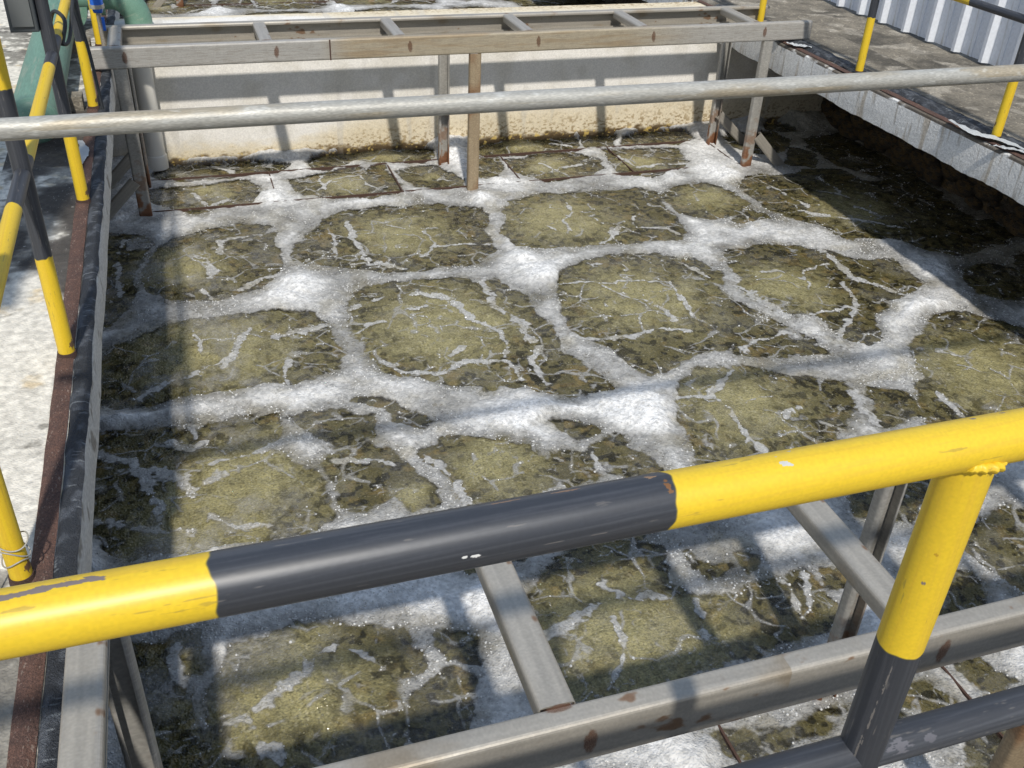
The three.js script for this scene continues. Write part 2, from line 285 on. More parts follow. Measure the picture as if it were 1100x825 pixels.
// ---------------------------------------------------------------- aerated water and its foam
// cells of open water between the foam webs, traced on the photograph and laid on the water level
const CELLS = [
  [165,192,185,180,240,176,255,173,291,177,311,178,298,186,255,190,200,196],
  [332,176,352,168,382,159,418,159,451,156,466,168,456,174,418,177,382,176,347,183],
  [508,158,521,149,556,150,612,146,619,155,617,163,592,165,544,168,513,169],
  [622,145,658,145,663,153,658,159,628,159], [671,150,691,142,734,142,745,150,724,155,691,156,673,158],
  [156,205,181,202,219,202,246,196,262,195,275,200,279,207,270,217,240,222,215,229,190,228,165,220],
  [310,193,337,188,382,181,393,186,412,178,424,198,428,207,400,212,360,213,330,210,318,203],
  [426,184,448,179,465,178,481,184,499,194,500,200,487,204,470,203,446,200,436,193], [513,173,531,169,541,181,536,190,513,191],
  [542,173,582,167,612,165,643,173,648,181,622,191,587,196,559,186], [650,163,684,160,724,160,740,172,724,186,696,191,671,188,658,178],
  [151,297,161,278,186,258,214,250,253,257,296,252,300,281,303,292,283,309,253,318,212,324,184,322,158,313], [222,248,258,242,291,245,278,254,242,258],
  [116,254,151,254,163,263,146,281,138,299,143,316,135,332,118,349,112,306],
  [106,393,125,375,158,360,207,347,263,339,300,336,335,337,348,355,364,381,353,399,316,411,278,411,253,423,202,428,151,436,125,437,102,430],
  [316,272,329,253,348,235,375,228,433,224,487,221,517,224,519,240,516,253,529,267,513,283,460,289,423,294,380,288,340,284,319,280],
  [375,345,377,325,383,317,401,309,449,305,487,301,513,307,535,302,548,312,566,323,580,340,593,362,607,378,627,395,645,405,662,418,648,424,610,427,560,418,520,419,470,408,430,403,407,393,395,380,385,365],
  [540,249,543,227,551,219,580,211,639,207,687,203,700,207,713,222,727,241,735,251,727,259,687,261,649,262,612,267,588,267,556,263],
  [607,337,604,315,599,297,625,283,660,275,703,275,740,279,760,287,775,300,782,318,788,345,787,375,760,381,735,388,710,400,698,403,680,390,655,372,630,362,612,350],
  [708,209,722,202,756,198,781,206,799,220,792,230,756,235,733,230], [784,237,806,226,820,230,823,235,792,240],
  [795,198,803,190,856,188,895,195,951,198,1000,223,1040,250,1060,265,1030,275,968,259,940,258,906,256,878,242,856,237,823,223,800,209],
  [778,269,834,263,856,265,895,273,918,280,955,279,990,306,976,315,945,326,950,330,935,345,942,360,930,372,905,362,880,340,855,340,830,335,805,315,788,295],
  [789,326,834,348,867,362,884,379,839,382,795,383,786,351],
  [1006,340,1039,335,1100,356,1140,372,1140,440,1031,445,1003,427,983,378,998,358],
  [729,416,746,399,802,399,899,410,914,423,921,442,899,468,880,490,800,505,750,494,731,464], [928,418,966,421,988,446,947,457],
  [310,450,349,440,402,450,405,468,387,476,359,484,336,471], [356,494,394,478,422,486,443,509,468,545,443,547,422,534,389,552,364,545],
  [382,431,407,429,463,450,455,458,422,445], [452,490,475,469,520,472,560,480,583,500,588,520,575,528,500,543,480,510],
  [104,470,165,462,200,470,255,447,292,445,298,470,280,490,320,505,345,520,350,560,320,575,230,588,150,600,125,590,100,570],
  [593,454,618,456,641,466,621,474], [585,502,606,484,631,487,639,512,606,522], [636,484,662,469,697,494,705,505,682,510,652,507],
  [230,775,238,729,259,699,301,683,359,678,426,678,447,720,410,730,430,765,418,800,351,815,326,840,234,840],
  [460,683,506,687,506,712,480,712], [447,745,476,727,501,741,501,779,468,796,439,796],
  [138,691,213,691,221,720,184,729,196,758,213,796,225,840,163,840],
  [571,647,606,601,662,581,713,591,718,627,754,642,815,632,876,621,907,667,825,703,713,733,616,751,591,708],
  [739,596,790,611,764,616], [797,599,817,604,810,619], [891,616,917,614,922,637,896,637], [1013,621,1044,621,1047,647,1013,657], [1062,563,1080,563,1095,601,1075,596], [905,530,985,525,980,560,920,556],
  [840,784,856,779,907,759,891,779,825,815,779,810,769,790,800,784], [975,750,1000,740,1021,761,987,771,965,778], [1038,719,1063,712,1086,731,1067,749,1052,736],
  [862,150,905,145,945,165,985,190,960,196,900,178], [846,160,875,165,870,180,840,176], [1000,210,1040,232,1075,262,1050,262,1010,236],
  [620,560,700,545,690,575,640,575], [470,590,540,575,560,600,500,612], [330,590,420,580,400,620,340,625],
];
// thin trails of foam inside the cells: width in metres, then pixels
const TRAILS = [
  [.03,374,240,376,258,385,272,397,281],[.018,352,252,360,275],[.016,415,244,433,248],[.026,455,250,466,264,455,273,448,277],[.022,466,266,500,262,525,262],[.03,380,285,410,284,433,290],
  [.04,233,260,238,275],[.04,212,277,230,278,227,298],[.03,214,313,228,322],[.03,262,312,283,300,303,297],[.03,242,258,278,254],[.03,131,258,121,285,126,320],
  [.03,375,336,395,328,413,320],[.025,383,360,405,347],[.05,450,318,475,322,490,332],[.028,490,332,510,345,535,357,545,370,540,385],[.03,437,335,455,330],[.03,405,388,440,400,470,402,500,392,540,390],[.045,520,300,530,330,555,345,570,365],[.03,480,385,495,378],[.03,545,392,560,408],[.03,580,372,570,392,590,412],
  [.022,612,218,617,230,605,240,612,252],[.016,585,245,597,250],[.016,642,238,650,243],[.035,665,246,652,254,647,262],[.024,680,232,685,246,715,246,729,252],
  [.022,600,307,625,305,680,303,720,305,735,320],[.024,637,285,665,285,672,292],[.018,645,305,668,322,705,330],[.03,708,333,725,348],[.026,612,358,640,366,700,358,740,358],[.02,735,320,745,340],[.025,735,282,760,300],
  [.022,800,290,830,294,860,300,870,285,885,283],[.022,860,300,868,312],[.045,885,272,920,300,960,315,992,325],[.03,905,305,920,330,905,345,900,365],[.06,785,300,830,335,880,360,925,380],[.035,800,378,815,368,840,357,855,362],[.03,870,340,905,330,920,335],
  [.025,205,358,216,380],[.03,270,355,255,372,245,390,238,400],[.03,280,378,288,372],[.04,300,362,330,355,345,352],[.03,306,390,303,412],[.04,150,428,180,412,215,402],[.02,215,402,245,390],
  [.03,729,432,760,430,780,440,800,470,814,484],[.035,760,430,770,410,787,400],[.02,800,436,830,430],[.03,845,446,860,440],[.03,885,456,910,464],[.05,918,424,925,440,945,458],
  [.02,820,195,850,215,870,225],[.026,860,228,900,235,930,240,965,246],[.03,915,224,935,232],[.03,880,190,900,210],[.02,870,205,920,215],
  [.015,1010,380,1030,384],[.012,1030,395,1060,402],[.012,1040,360,1062,368],[.035,1003,425,1030,446],
  [.04,104,490,135,495,160,520],[.04,180,475,200,482,222,476],[.035,233,500,265,495,312,478],[.045,160,505,195,520,205,532,235,515],[.035,225,555,260,568,285,564],[.035,150,515,175,545,170,565],[.03,205,470,196,455],[.03,310,470,295,485],[.05,104,560,150,575,200,572],
  [.045,250,785,275,765,300,745,330,722,352,700],[.045,272,770,285,805,312,818],[.03,380,700,405,715],[.04,190,700,195,740],
  [.035,575,684,610,672,642,655],[.035,648,630,668,645,716,646],[.022,655,670,665,700,660,740],[.03,752,644,765,690],[.035,840,630,850,665],[.035,870,622,862,650],
  [.04,455,490,480,515,500,545],[.03,360,500,395,498,420,500],[.03,640,490,645,505],[.02,343,205,360,196,385,190,402,205],[.02,345,190,352,205],[.016,470,195,490,194],[.02,580,178,600,185,632,176],[.03,665,170,690,182,735,176],[.03,590,156,612,158],[.03,230,180,250,186],[.02,205,210,225,222,245,215],
];
// tall heaps of foam: pixel, radius, height
const HEAPS = [[325,308,.2,.05],[310,325,.2,.03],[560,277,.13,.05],[585,297,.2,.06],[600,330,.12,.02],[345,385,.16,.02],[690,445,.22,.04],[660,430,.2,.03],[720,420,.12,.03],[250,415,.14,.03],[130,455,.14,.03],[290,212,.12,.05],[140,225,.16,.03],[395,222,.14,.025],[520,215,.14,.05],[690,196,.16,.04],[720,190,.12,.05],[780,188,.14,.04],[955,260,.16,.04],[940,380,.18,.03],[990,330,.16,.03],[820,245,.2,.02],[510,160,.1,.05],[320,160,.14,.05],[210,170,.14,.04],[620,140,.14,.03],[550,262,.1,.03],[430,425,.2,.02],[560,440,.25,.03],[215,600,.15,.03],[520,650,.16,.03],[240,700,.06,.03],[840,570,.16,.03],[1080,590,.2,.03],[100,600,.12,.04],[740,805,.1,.02],[285,215,.1,.03],[425,207,.06,.03],[535,195,.08,.03]];
// boils: pixel, radius: fine rising bubbles make the water paler there
const BOILS = [[195,288,.34],[240,378,.5],[433,252,.4],[470,350,.55],[600,238,.45],[690,322,.52],[760,214,.25],[840,308,.36],[1060,400,.5],[790,436,.42],[530,500,.26],[265,515,.4],[215,560,.35],[300,740,.34],[680,690,.42],[225,208,.2],[370,198,.2],[465,190,.12],[590,180,.22],[690,175,.2],[920,225,.4],[440,535,.1],[560,158,.2],[410,168,.2]];

const WX0 = -1.05, WZ0 = -6.80, WS = 6.2, NT = 2048, NH = 1024;      // square of water carrying the maps
const px2w = (a, k = 0) => { const r = []; for (let i = k; i < a.length; i += 2) { const [x, z] = onLevel(a[i], a[i + 1], WATER); r.push([x, z]); } return r; };
const dist = new Float32Array(NH * NH).fill(-0.5), trail = new Float32Array(NH * NH), heap = new Float32Array(NH * NH), boil = new Float32Array(NH * NH);
const toI = (x) => (x - WX0) / WS * NH, toJ = (z) => (z - WZ0) / WS * NH;
const wxA = new Float32Array(NH * NH), wzA = new Float32Array(NH * NH);
for (let j = 0; j < NH; j++) for (let i = 0; i < NH; i++) {           // organic wander of every outline
  const x = WX0 + (i + 0.5) / NH * WS, z = WZ0 + (j + 0.5) / NH * WS, k = j * NH + i;
  wxA[k] = x + (fbm(x * 5 + 11, z * 5, 3) - 0.5) * 0.085 + (fbm(x * 18, z * 18 + 31, 2) - 0.5) * 0.03;
  wzA[k] = z + (fbm(x * 5 + 71, z * 5 + 9, 3) - 0.5) * 0.085 + (fbm(x * 18 + 50, z * 18 + 7, 2) - 0.5) * 0.03;
}
function region(pts, pad, fn) {
  let x0 = 1e9, x1 = -1e9, z0 = 1e9, z1 = -1e9; for (const [x, z] of pts) { x0 = Math.min(x0, x); x1 = Math.max(x1, x); z0 = Math.min(z0, z); z1 = Math.max(z1, z); }
  const i0 = clamp(Math.floor(toI(x0 - pad)), 0, NH - 1), i1 = clamp(Math.ceil(toI(x1 + pad)), 0, NH - 1), j0 = clamp(Math.floor(toJ(z0 - pad)), 0, NH - 1), j1 = clamp(Math.ceil(toJ(z1 + pad)), 0, NH - 1);
  for (let j = j0; j <= j1; j++) for (let i = i0; i <= i1; i++) { const k = j * NH + i; fn(k, wxA[k], wzA[k]); }
}
const segD = (x, z, a, b) => { const dx = b[0] - a[0], dz = b[1] - a[1], t = clamp(((x - a[0]) * dx + (z - a[1]) * dz) / (dx * dx + dz * dz + 1e-9)); return Math.hypot(x - a[0] - dx * t, z - a[1] - dz * t); };
const extra = []; for (const [x, z, r] of [[4.55, -2.6, .35], [4.5, -1.7, .3], [-.75, -2.2, .2], [-.75, -3.4, .2], [-.72, -5.0, .2], [2.2, -1.15, .3], [3.1, -1.3, .35], [1.1, -1.0, .3], [0.2, -1.0, .3], [2.9, -1.95, .3], [3.7, -2.2, .3], [3.5, -1.4, .25], [2.6, -2.55, .22], [3.3, -2.9, .3], [4.7, -3.5, .2], [4.2, -6.4, .25], [4.7, -6.1, .2], [4.3, -5.6, .2], [4.75, -5.3, .2], [4.85, -4.6, .14], [4.5, -6.65, .12], [4.85, -5.75, .1], [4.35, -3.9, .22], [4.75, -4.05, .18]]) { const q = []; for (let k = 0; k < 9; k++) { const a = k / 9 * 6.283, rr = r * (0.75 + rnd() * 0.45); q.push([x + Math.cos(a) * rr, z + Math.sin(a) * rr]); } extra.push(q); }
for (const pts of [...CELLS.map((c) => px2w(c)), ...extra]) region(pts, 0.4, (k, x, z) => {
  let d = 1e9, inside = false; const n = pts.length;
  for (let i = 0, j = n - 1; i < n; j = i++) {
    const a = pts[i], b = pts[j]; d = Math.min(d, segD(x, z, a, b));
    if ((a[1] > z) !== (b[1] > z) && x < (b[0] - a[0]) * (z - a[1]) / (b[1] - a[1]) + a[0]) inside = !inside;
  }
  const s = inside ? d : -d; if (s > dist[k]) dist[k] = s;
});
for (const t of TRAILS) { const pts = px2w(t, 1), w = t[0]; region(pts, w * 2, (k, x, z) => { let d = 1e9; for (let i = 1; i < pts.length; i++) d = Math.min(d, segD(x, z, pts[i - 1], pts[i])); const v = 1 - d / (w * 0.85); if (v > trail[k]) trail[k] = v; }); }
for (const [px, py, r, h] of HEAPS) { const p = onLevel(px, py, WATER); region([p], r * 1.3, (k, x, z) => { const q = Math.hypot(x - p[0], z - p[1]) / r; heap[k] = Math.max(heap[k], h * sst(1.15, 0.1, q)); }); }
for (const [px, py, r] of BOILS) { const p = onLevel(px, py, WATER); region([p], r * 1.5, (k, x, z) => { const q = Math.hypot(x - p[0], z - p[1]) / r; boil[k] = Math.max(boil[k], sst(1.35, 0.15, q)); }); }
const pick = (A, fx, fz) => { const i = clamp(fx * NH - 0.5, 0, NH - 1.001), j = clamp(fz * NH - 0.5, 0, NH - 1.001), a = Math.floor(i), b = Math.floor(j), u = i - a, v = j - b, k = b * NH + a; return (A[k] * (1 - u) + A[k + 1] * u) * (1 - v) + (A[k + NH] * (1 - u) + A[k + NH + 1] * u) * v; };
console.log('foam traced');

const field = (n, fn) => { const A = new Float32Array(n * n); for (let j = 0; j < n; j++) for (let i = 0; i < n; i++) A[j * n + i] = fn(WX0 + (i + 0.5) / n * WS, WZ0 + (j + 0.5) / n * WS); return (fx, fz) => { const p = clamp(fx * n - 0.5, 0, n - 1.001), q = clamp(fz * n - 0.5, 0, n - 1.001), a = p | 0, b = q | 0, u = p - a, v = q - b, k = b * n + a; return (A[k] * (1 - u) + A[k + 1] * u) * (1 - v) + (A[k + n] * (1 - u) + A[k + n + 1] * u) * v; }; };
const fBody = field(400, (x, z) => fbm(x * 3.4 + 20, z * 3.4, 3)), fPatch = field(400, (x, z) => fbm(x * 1.9 + 9, z * 1.9, 3)), fDirt = field(700, (x, z) => fbm(x * 9 + 44, z * 9 + 2, 4)), fFilm = field(600, (x, z) => fbm(x * 6 + 14, z * 6 + 32, 4));
const fRidge = field(800, (x, z) => 1 - Math.abs(2 * fbm(x * 7 + 3 + (noise(x * 20, z * 20) - 0.5) * 0.5, z * 7 + 60, 3) - 1)), fRidge2 = field(1000, (x, z) => 1 - Math.abs(2 * fbm(x * 15 + 31, z * 15 + 6, 3) - 1)), fGap = field(800, (x, z) => fbm(x * 12 + 2, z * 12 + 91, 3));
const fAer = field(900, (x, z) => fbm(x * 11 + 80, z * 11, 4)), fGold = field(900, (x, z) => fbm(x * 17 + 33, z * 17 + 12, 4));
const hash2 = (i, j, q) => VAL[PERM[(PERM[(i + q * 37) & 255] + (j & 255)) & 511]];
const fNet = field(1024, (x0, z0) => {                                // closed net of fine trails between the small boils
  const x = (x0 + (fbm(x0 * 4 + 3, z0 * 4, 3) - 0.5) * 0.22) * 4.2, z = (z0 + (fbm(x0 * 4 + 60, z0 * 4 + 7, 3) - 0.5) * 0.22) * 4.2, xi = Math.floor(x), zi = Math.floor(z); let a = 9, b = 9;
  for (let j = -1; j < 2; j++) for (let i = -1; i < 2; i++) { const dx = xi + i + hash2(xi + i, zi + j, 1) - x, dz = zi + j + hash2(xi + i, zi + j, 2) - z, q = Math.sqrt(dx * dx + dz * dz); if (q < a) { b = a; a = q; } else if (q < b) b = q; }
  return b - a;
});
const fCol = new Uint8Array(NT * NT * 4), fAlp = new Uint8Array(NT * NT * 4), wCol = new Uint8Array(NT * NT * 4);
const body = new Float32Array(NH * NH);                               // thickness of foam 0..1 for its relief
for (let j = 0; j < NT; j++) for (let i = 0; i < NT; i++) {
  const fx = (i + 0.5) / NT, fz = (j + 0.5) / NT, x = WX0 + fx * WS, z = WZ0 + fz * WS, k = (j * NT + i) * 4;
  const d = pick(dist, fx, fz), tr = pick(trail, fx, fz), hp = pick(heap, fx, fz), bo = pick(boil, fx, fz);
  const n1 = fbm(x * 20, z * 20, 3), n2 = noise(x * 70 + 5, z * 70), n3 = noise(x * 170, z * 170), n4 = noise(x * 330 + 40, z * 330), n5 = noise(x * 110 + 9, z * 110 + 70);
  // foam cover
  const s = -d - 0.014 + (n1 - 0.5) * 0.028 + (n2 - 0.5) * 0.01, gap = fGap(fx, fz);
  const web = sst(-0.008, 0.012, s);                                  // inside the web
  const thick = clamp(sst(0.0, 0.12, s) * (fBody(fx, fz) * 1.7 - 0.25) + hp * 16 + sst(-5.85, -6.0, z) * 0.3, 0, 1.3);
  const fil = sst(0.935, 0.99, fRidge(fx, fz)) * sst(0.4, 0.55, fPatch(fx, fz)) * sst(0.38, 0.52, gap) * 0.65;
  const fil2 = sst(0.93, 0.99, fRidge2(fx, fz)) * sst(0.22, 0.02, d) * sst(0.44, 0.56, fDirt(fx, fz)) * 0.7;
  const tv = tr > 0 ? sst(0.15, 0.6, tr + (n1 - 0.5) * 1.2 + (n2 - 0.5) * 0.5 - sst(0.45, 0.25, gap) * 0.4) : 0;
  const net = sst(0.075, 0.02, fNet(fx, fz) + (n2 - 0.5) * 0.05) * sst(0.4, 0.5, gap + (fPatch(fx, fz) - 0.5) * 0.35) * 0.62;
  const inner = Math.max(fil, fil2, net, tv * 0.9);
  const film = clamp(0.68 + 0.45 * thick + (fFilm(fx, fz) - 0.5) * 1.0, 0.38, 1);   // a thin film lets the water show between bubbles
  const veil = sst(0.47, 0.66, fFilm(fx, fz) * 0.55 + fAer(fz, fx) * 0.45 + sst(0.16, 0.0, d) * 0.05) * (0.12 + 0.3 * sst(0.6, -0.3, x)) * (0.5 + n5 * 0.8);   // milky skin of tiny bubbles
  let al = Math.max(web * film, inner * 0.82, veil);
  const open = sst(0.46, 0.74, n3 * 0.4 + n5 * 0.35 + n4 * 0.25);     // gaps between bubbles
  al *= 1 - open * mix(0.6, 0.16, clamp(thick)); al *= 0.9 + 0.3 * n4;
  const a255 = clamp(al) * 255; fAlp[k] = fAlp[k + 1] = fAlp[k + 2] = a255; fAlp[k + 3] = 255;
  const dirtAndShade = Math.max(sst(0.5, 0.75, fDirt(fx, fz)) * (1 - clamp(thick)), sst(4.1, 4.5, x + (n1 - 0.5) * 0.5) * 1.3);  // random dirt on thin foam, plus shade painted in under the right slab
  let c = mix3([176, 175, 171], [228, 228, 226], clamp(Math.max(thick * 0.8, inner * 0.55))); c = mix3(c, [164, 156, 134], dirtAndShade * 0.45);
  const g = 0.74 + 0.2 * n5 + 0.18 * n2 + 0.12 * n3;
  fCol[k] = clamp(c[0] * g, 0, 255); fCol[k + 1] = clamp(c[1] * g, 0, 255); fCol[k + 2] = clamp(c[2] * g, 0, 255); fCol[k + 3] = 255;
  if (!(i & 1) && !(j & 1)) body[(j >> 1) * NH + (i >> 1)] = Math.max(web * clamp(0.2 + thick * 0.8, 0, 1.2), inner * 0.16);
  // water: dark clear liquor with golden flocs, paler where bubbles rise
  const b2 = fbm(x * 34 + 5, z * 34 + 9, 2), aer = clamp(bo * 1.0 + (fAer(fx, fz) - 0.5) * 0.9);
  let w = mix3([86, 80, 52], [148, 141, 102], aer);
  w = mix3(w, [32, 30, 20], sst(0.5, 0.62, b2) * (1 - aer) * 0.8); w = mix3(w, [140, 118, 72], sst(0.55, 0.75, fGold(fx, fz)) * (1 - aer) * 0.5);
  w = mix3(w, [178, 171, 146], sst(0.66, 0.9, n5) * (0.15 + 0.35 * aer)); w = mix3(w, [54, 51, 34], sst(0.6, 0.9, n3) * 0.35);
  const gg = 0.84 + 0.32 * n4;
  wCol[k] = clamp(w[0] * gg, 0, 255); wCol[k + 1] = clamp(w[1] * gg, 0, 255); wCol[k + 2] = clamp(w[2] * gg, 0, 255); wCol[k + 3] = 255;
}
const rippleTex = makeTex(1024, 1024, grey((u, v) => { const w = fbm(u * 32, v * 32, 2), r = 1 - Math.abs(2 * fbm(u * 64 + 8, v * 64, 2) - 1); return 0.45 * w + 0.35 * r + 0.2 * noise(u * 128, v * 128); }), false);
const foamBump = makeTex(1024, 1024, grey((u, v) => 0.5 * fbm(u * 64, v * 64, 2) + 0.5 * noise(u * 256, v * 256)), false);
M.water = new THREE.MeshPhysicalMaterial({ map: dataTex(NT, NT, wCol, true, true), roughness: 0.08, ior: 1.33, bumpMap: tiled(rippleTex, 8, 8), bumpScale: 0.008 });
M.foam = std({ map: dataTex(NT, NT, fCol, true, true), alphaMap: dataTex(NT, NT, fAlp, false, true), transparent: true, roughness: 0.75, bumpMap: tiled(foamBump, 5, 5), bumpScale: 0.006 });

const NG = 640;
const waveY = (x, z, bo) => (fbm(x * 6, z * 6 + 5, 3) - 0.5) * 0.02 + (fbm(x * 24 + 3, z * 24, 2) - 0.5) * 0.012 + bo * 0.016;
const wy = new Float32Array((NG + 1) * (NG + 1)), fy = new Float32Array((NG + 1) * (NG + 1));
for (let j = 0; j <= NG; j++) for (let i = 0; i <= NG; i++) {
  const fx = i / NG, fz = j / NG, x = WX0 + fx * WS, z = WZ0 + fz * WS, k = j * (NG + 1) + i, b = pick(body, fx, fz);
  wy[k] = WATER + waveY(x, z, pick(boil, fx, fz)) - 0.012 * sst(0.1, 0.5, b);
  const bank = sst(-6.45, -6.77, z) * 0.07;                           // foam driven against the divider wall
  fy[k] = WATER + waveY(x, z, pick(boil, fx, fz)) * 0.8 + 0.004 + b * 0.016 + pick(heap, fx, fz) * b * 0.45 + (fbm(x * 18, z * 18, 3) - 0.5) * 0.022 * b + bank * b;
  fy[k] = Math.max(fy[k], wy[k] + 0.003);
}
function sheet(Y, st) {
  const n = NG / st, pos = [], uv = [], idx = [];
  for (let j = 0; j <= n; j++) for (let i = 0; i <= n; i++) { pos.push(WX0 + i / n * WS, Y[j * st * (NG + 1) + i * st], WZ0 + j / n * WS); uv.push(i / n, j / n); }
  for (let j = 0; j < n; j++) for (let i = 0; i < n; i++) { const a = j * (n + 1) + i, b = a + n + 1; idx.push(a, b, a + 1, b, b + 1, a + 1); }
  const g = new THREE.BufferGeometry(); g.setAttribute('position', new THREE.Float32BufferAttribute(pos, 3)); g.setAttribute('uv', new THREE.Float32BufferAttribute(uv, 2)); g.setIndex(idx); g.computeVertexNormals(); return g;
}
struct('water', sheet(wy, 1), M.water, 'olive brown bubbling water filling the aeration tank', 'water');
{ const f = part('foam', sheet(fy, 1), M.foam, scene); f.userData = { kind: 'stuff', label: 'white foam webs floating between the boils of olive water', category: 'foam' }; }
{ // the further tank beyond the divider
  const w = struct('water', sheet(wy, 4), M.water, 'brown water of the further tank beyond the divider wall', 'water'); w.position.z = -6.42;
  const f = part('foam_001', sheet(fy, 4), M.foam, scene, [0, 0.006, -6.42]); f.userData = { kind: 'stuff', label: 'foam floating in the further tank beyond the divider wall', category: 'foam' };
}
console.log('water ready');

{ // single large bubbles riding on the foam and bursting on the boils
  const N = 26000, g = new THREE.SphereGeometry(1, 8, 5, 0, Math.PI * 2, 0, Math.PI / 2), im = new THREE.InstancedMesh(g, new THREE.MeshPhysicalMaterial({ roughness: 0.06, clearcoat: 1, clearcoatRoughness: 0.03 }), N), m = new THREE.Matrix4(), c = new THREE.Color();
  for (let n = 0; n < N;) {
    const fx = rnd(), fz = Math.pow(rnd(), 0.8), x = WX0 + fx * WS, z = WZ0 + fz * WS; if (x < -0.9 || x > 4.9 || z > -0.9 || z < -6.72) continue;
    const b = pick(body, fx, fz), p = b > 0.05 ? 0.75 * sst(0.35, 0.6, fbm(x * 6, z * 6, 2)) + 0.1 : 0.22 * fbm(x * 8 + 4, z * 8, 2); if (rnd() > p) continue;
    const r = 0.002 + 0.0045 * rnd() * rnd(), k = Math.round(fz * NG) * (NG + 1) + Math.round(fx * NG), y = b > 0.05 ? fy[k] : wy[k];
    m.makeScale(r, r * 0.9, r); m.setPosition(x, y - 0.0005, z); im.setMatrixAt(n, m); if (b > 0.05) c.setRGB(0.6, 0.6, 0.58); else c.setRGB(0.2, 0.185, 0.11); im.setColorAt(n, c); n++;
  }
  im.name = 'bubbles'; im.castShadow = im.receiveShadow = true; im.userData = { kind: 'stuff', label: 'glistening bubbles on the foam and the boiling water', category: 'bubbles' }; scene.add(im);
}
// ---------------------------------------------------------------- things
// steel walkway frames: two lipped channels, rungs, legs, braces and the bars at the waterline
const RUNGS = [-0.35, 0.48, 1.27, 2.09, 2.88, 3.70];
function walkwayFrame(label, D = 0.53, warm = false) {                                        // built round z = 0 at the front face
  const o = thing('walkway_frame', label, 'steel frame', 'steel walkway frames spanning the tanks');
  const beamG = () => channelGeo(0.05, 0.12, 0.004, 4.59);
  const front = part('beam', orient(beamG(), [0, 0, -1], [0, 1, 0], [1, 0, 0], [-0.48, 0.02, 0]), warm ? M.beamTint : M.steel, o); front.userData.label = 'front channel with brown weld marks';
  part('beam', orient(channelGeo(0.05, 0.12, 0.004, 4.5), [0, 0, 1], [0, 1, 0], [1, 0, 0], [-0.44, 0.02, -D]), M.steel, o);
  for (const x of RUNGS) {
    part('rung', orient(channelGeo(0.075, 0.05, 0.004, D - 0.106), [1, 0, 0], [0, 1, 0], [0, 0, 1], [x - 0.037, 0.0885, 0.053 - D]), M.steel, o);
    const st = part('weld_stain', new THREE.CircleGeometry(0.5, 24).scale(0.036, 0.08, 1), M.rustStain, front, [x + 0.05, 0.083, 0.0012]);
    const tp = part('weld_stain', new THREE.CircleGeometry(0.5, 24).scale(0.07, 0.02, 1).rotateX(-Math.PI / 2), M.rustStain, front, [x, 0.1412, -0.043]);
    st.rotation.z = (rnd() - 0.5) * 0.2;
  }
  if (warm) part('weld_seam', new THREE.BoxGeometry(0.008, 0.118, 0.003), M.rust, front, [0.84, 0.08, 0.001]);
  const legG = () => channelGeo(0.045, 0.075, 0.004, 0.9246, 0.014);
  const leg = (x, z, m, dir, lab) => { const l = part('leg', orient(legG(), [0, 0, dir], [1, 0, 0], [0, dir > 0 ? 1 : 1, 0], [x - 0.037, -0.905, z]), m, o); if (lab) l.userData.label = lab; };
  leg(-0.335, -0.004, M.leg, -1); leg(1.735, -0.004, M.rustySteel, -1, 'rust brown middle leg'); leg(3.80, -0.004, M.leg, -1);
  leg(-0.335, 0.004 - D, M.leg, 1); leg(1.66, 0.004 - D, M.leg, 1); leg(3.77, 0.004 - D, M.leg, 1);
  const brace = (x0, x1, z) => { const A = new THREE.Vector3(x0, -0.64, z), B = new THREE.Vector3(x1, -0.9, z), d = B.clone().sub(A), L = d.length(); d.normalize(); const n = new THREE.Vector3(0, 0, 1), b = new THREE.Vector3().crossVectors(n, d); part('brace', orient(channelGeo(0.03, 0.07, 0.004, L, 0.012), [0, 0, -1], [b.x, b.y, 0], [d.x, d.y, 0], [A.x - b.x * 0.035, A.y - b.y * 0.035, z]), M.steel, o); };
  brace(3.84, 4.10, 0.006); brace(3.80, 4.08, 0.04 - D); brace(-0.36, -0.62, 0.006); brace(-0.36, -0.62, 0.04 - D);
  const bar = (x0, x1, z0, z1, y = -0.863) => part('lower_bar', boxGeo(x0, x1, y - 0.05, y, z0, z1), M.barRust, o);
  bar(-0.37, 3.84, -0.075, -0.067); bar(-0.37, 3.84, -D - 0.07, -D - 0.062);
  for (const x of [-0.34, 0.46, 1.27, 2.1, 2.94, 3.76]) part('lower_bar', boxGeo(x - 0.004, x + 0.004, -0.915, -0.864, -D - 0.061, -0.076), M.barRust, o);
  return o;
}
M.beamTint = std({ roughness: 0.5, metalness: 0.15, bumpMap: fineBump, bumpScale: 0.0006, map: (() => { const t = makeTex(2048, 256, (u, v) => {
  const x = u * 4.59 - 0.48, st = fbm(x * 4, v * 60, 3), br = sst(0.75, 1.0, x) * sst(3.4, 2.6, x), a = fbm(x * 3 + 4, v * 6, 4), f = noise(x * 260, v * 120), ln = sst(0.5, 0.7, noise(x * 30, v * 90));
  let k = mix3([156, 154, 149], [182, 179, 172], st); k = mix3(k, mix3([170, 154, 122], [152, 126, 86], sst(0.4, 0.65, a)), br * 0.6); k = mix3(k, [112, 104, 92], ln * 0.25); return k.map((q) => q * (0.93 + 0.14 * f));
}, true, false); t.repeat.set(1 / (0.7 * 4.59), 1 / (0.17 * 0.9)); return t; })() });
walkwayFrame('grey steel walkway frame in front of the white divider wall', 0.53, true).position.z = -5.90;
const nearFrame = walkwayFrame('steel walkway frame close behind the thick yellow and black rail', 0.625); nearFrame.position.set(0.02, 0, -1.03);
